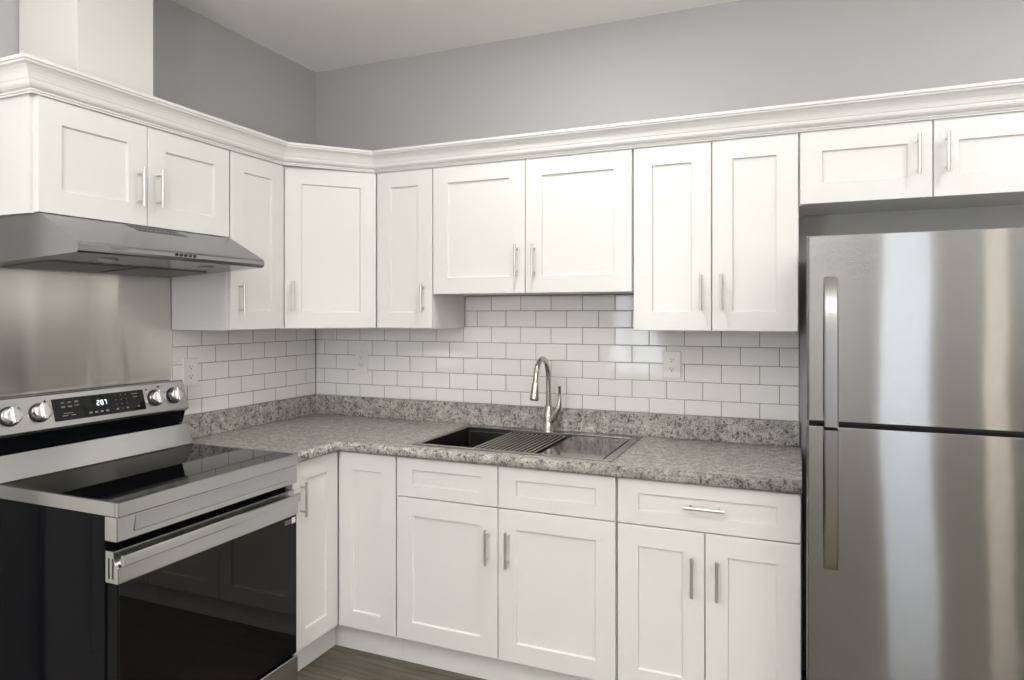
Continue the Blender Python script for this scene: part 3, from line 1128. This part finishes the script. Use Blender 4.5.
def curved_slab(x0, x1, z0, z1):
    """door slab with rounded vertical edges"""
    n = 6
    r = 0.010
    pts = [(x0, FYF + 0.070)]
    for i in range(n + 1):
        a = R(180 + 90 * i / n)
        pts.append((x0 + r + r * math.cos(a), FYF + r + r * math.sin(a)))
    for i in range(n + 1):
        a = R(270 + 90 * i / n)
        pts.append((x1 - r + r * math.cos(a), FYF + r + r * math.sin(a)))
    pts.append((x1, FYF + 0.070))
    return MB().prism(pts, z0, z1, 'z')


fd = FB(curved_slab(FX0, FX1_, 1.137, FZT), 'freezer_door', M['steel_fridge'], bevel=0.0015)
ld = FB(curved_slab(FX0, FX1_, 0.075, 1.121), 'refrigerator_door', M['steel_fridge'], bevel=0.0015)
FB(MB().box(FX0 + 0.008, FX1_ - 0.008, FYF + 0.071, FYF + 0.0775, 0.075, FZT - 0.01), 'door_gasket', M['black'])
FB(MB().box(FX0 + 0.01, FX1_ - 0.01, FYF + 0.03, FYF + 0.07, 0.03, 0.070), 'kick_grille', M['black'])


def arc_handle(z_far, z_gap, parent):
    """flat strap that leaves the door at its far end and runs out towards the gap"""
    secs = []
    n = 44
    x0, x1 = 2.509, 2.5475
    for i in range(n + 1):
        f = i / n
        z = z_far + (z_gap - z_far) * f
        s_ = abs(z - z_far)
        e1 = 1 - math.exp(-s_ / 0.07)
        out = 0.009 + 0.042 * e1 + 0.004 * f
        th = 0.012
        secs.append([(x0, FYF - out + th, z), (x0, FYF - out + 0.003, z), (x0 + 0.004, FYF - out, z), (x1 - 0.004, FYF - out, z), (x1, FYF - out + 0.003, z), (x1, FYF - out + th, z)])
    mb = MB()
    mb.sweep(secs)
    sgn = 1 if z_far > z_gap else -1
    mb.box(x0 + 0.001, x1 - 0.001, FYF - 0.048, FYF + 0.001, min(z_gap, z_gap + sgn * 0.03), max(z_gap, z_gap + sgn * 0.03))
    mb.box(x0 + 0.001, x1 - 0.001, FYF - 0.010, FYF + 0.001, min(z_far, z_far - sgn * 0.012), max(z_far, z_far - sgn * 0.012))
    return FB(mb, 'handle', M['nickel_strap'], parent)


M['nickel_strap'] = mat('handle_steel', (0.37, 0.368, 0.36), 0.22, 1.0)
arc_handle(1.566, 1.1285, fd)
arc_handle(0.700, 1.119, ld)

# ------------------------------------------------------------------ recessed lamps outside the frame, then lamps added for fill and reflection
for i, (lx, ly, lw) in enumerate(DOWNLIGHTS):
    t = thing('recessed_light', 'round white recessed ceiling lamp', 'ceiling light', (lx, ly, CEIL), 0, 'recessed ceiling lamps')
    rg = MB()
    n = 28
    secs = []
    for r_, z in ((0.066, -0.001), (0.092, -0.001), (0.092, -0.004), (0.084, -0.008), (0.066, -0.006)):
        secs.append([(r_ * math.cos(2 * math.pi * q / n), r_ * math.sin(2 * math.pi * q / n), z) for q in range(n)])
    secs.append(secs[0])
    rg.sweep(secs, caps=False)
    rg.build('trim_ring', M['trim'], t)
    MB().cyl((0, 0, -0.0045), (0, 0, -0.001), 0.066, n=28).build('lens', M['lens'], t)
for gx, gy, gz, gl in FILL_GLOBES:  # glowing globes added out of view to brighten the kitchen softly
    t = thing('fill_globe', 'white fill-light globe on a stem, added out of view', 'ceiling light', (gx, gy, gz), 0, 'added fill globes')
    hz_ = CEIL - gz
    MB().tube([(0, 0, hz_ - 0.001), (0, 0, hz_ - 0.02), (0, 0, hz_ - 0.022), (0, 0, 0.165)], [0.06, 0.06, 0.008, 0.008], n=20).build('stem', M['nickel'], t)
    MB().tube([(0, 0, 0.18), (0, 0, 0.152)], [0.05, 0.055], n=20).build('cap', M['nickel'], t)
    MB().tube([(0, 0, 0.155 * math.cos(math.pi * i / 12)) for i in range(1, 12)], [0.155 * math.sin(math.pi * i / 12) for i in range(1, 12)], n=28).build(
        'globe', mat('fill_globe_glow', (0.9, 0.9, 0.88), 0.3, emit=(1.0, 0.985, 0.955), estr=gl), t)
for ux, uy, uz, uw in FILL_UPLIGHTS:  # stands and bowls around the added upward fill lights
    t = thing('fill_uplighter', 'tall black uplighter with a wide bowl, added out of view for fill light', 'lamp', (ux, uy, 0), 0, 'added fill uplighters')
    MB().tube([(0, 0, 0), (0, 0, 0.02), (0, 0, 0.025), (0, 0, uz - 0.09)], [0.14, 0.13, 0.012, 0.012], n=24).build('stand', M['black'], t)
    MB().tube([(0, 0, uz - 0.10), (0, 0, uz - 0.06), (0, 0, uz - 0.02), (0, 0, uz)], [0.03, 0.09, 0.14, 0.155], n=28).build('bowl', M['black'], t)
t = thing('reflection_lamp', 'slim lamp with a tall warm lit shade, added for its reflection in the refrigerator', 'lamp', (4.03, -5.72, 0))  # added to put a warm band in the refrigerator doors
MB().tube([(0, 0, 0), (0, 0, 0.02), (0, 0, 0.025), (0, 0, 0.6)], [0.13, 0.13, 0.012, 0.012], n=24).build('base', M['black'], t)
MB().cyl((0, 0, 0.6), (0, 0, 1.75), 0.085, n=28).build('lamp_shade', M['shade'], t)
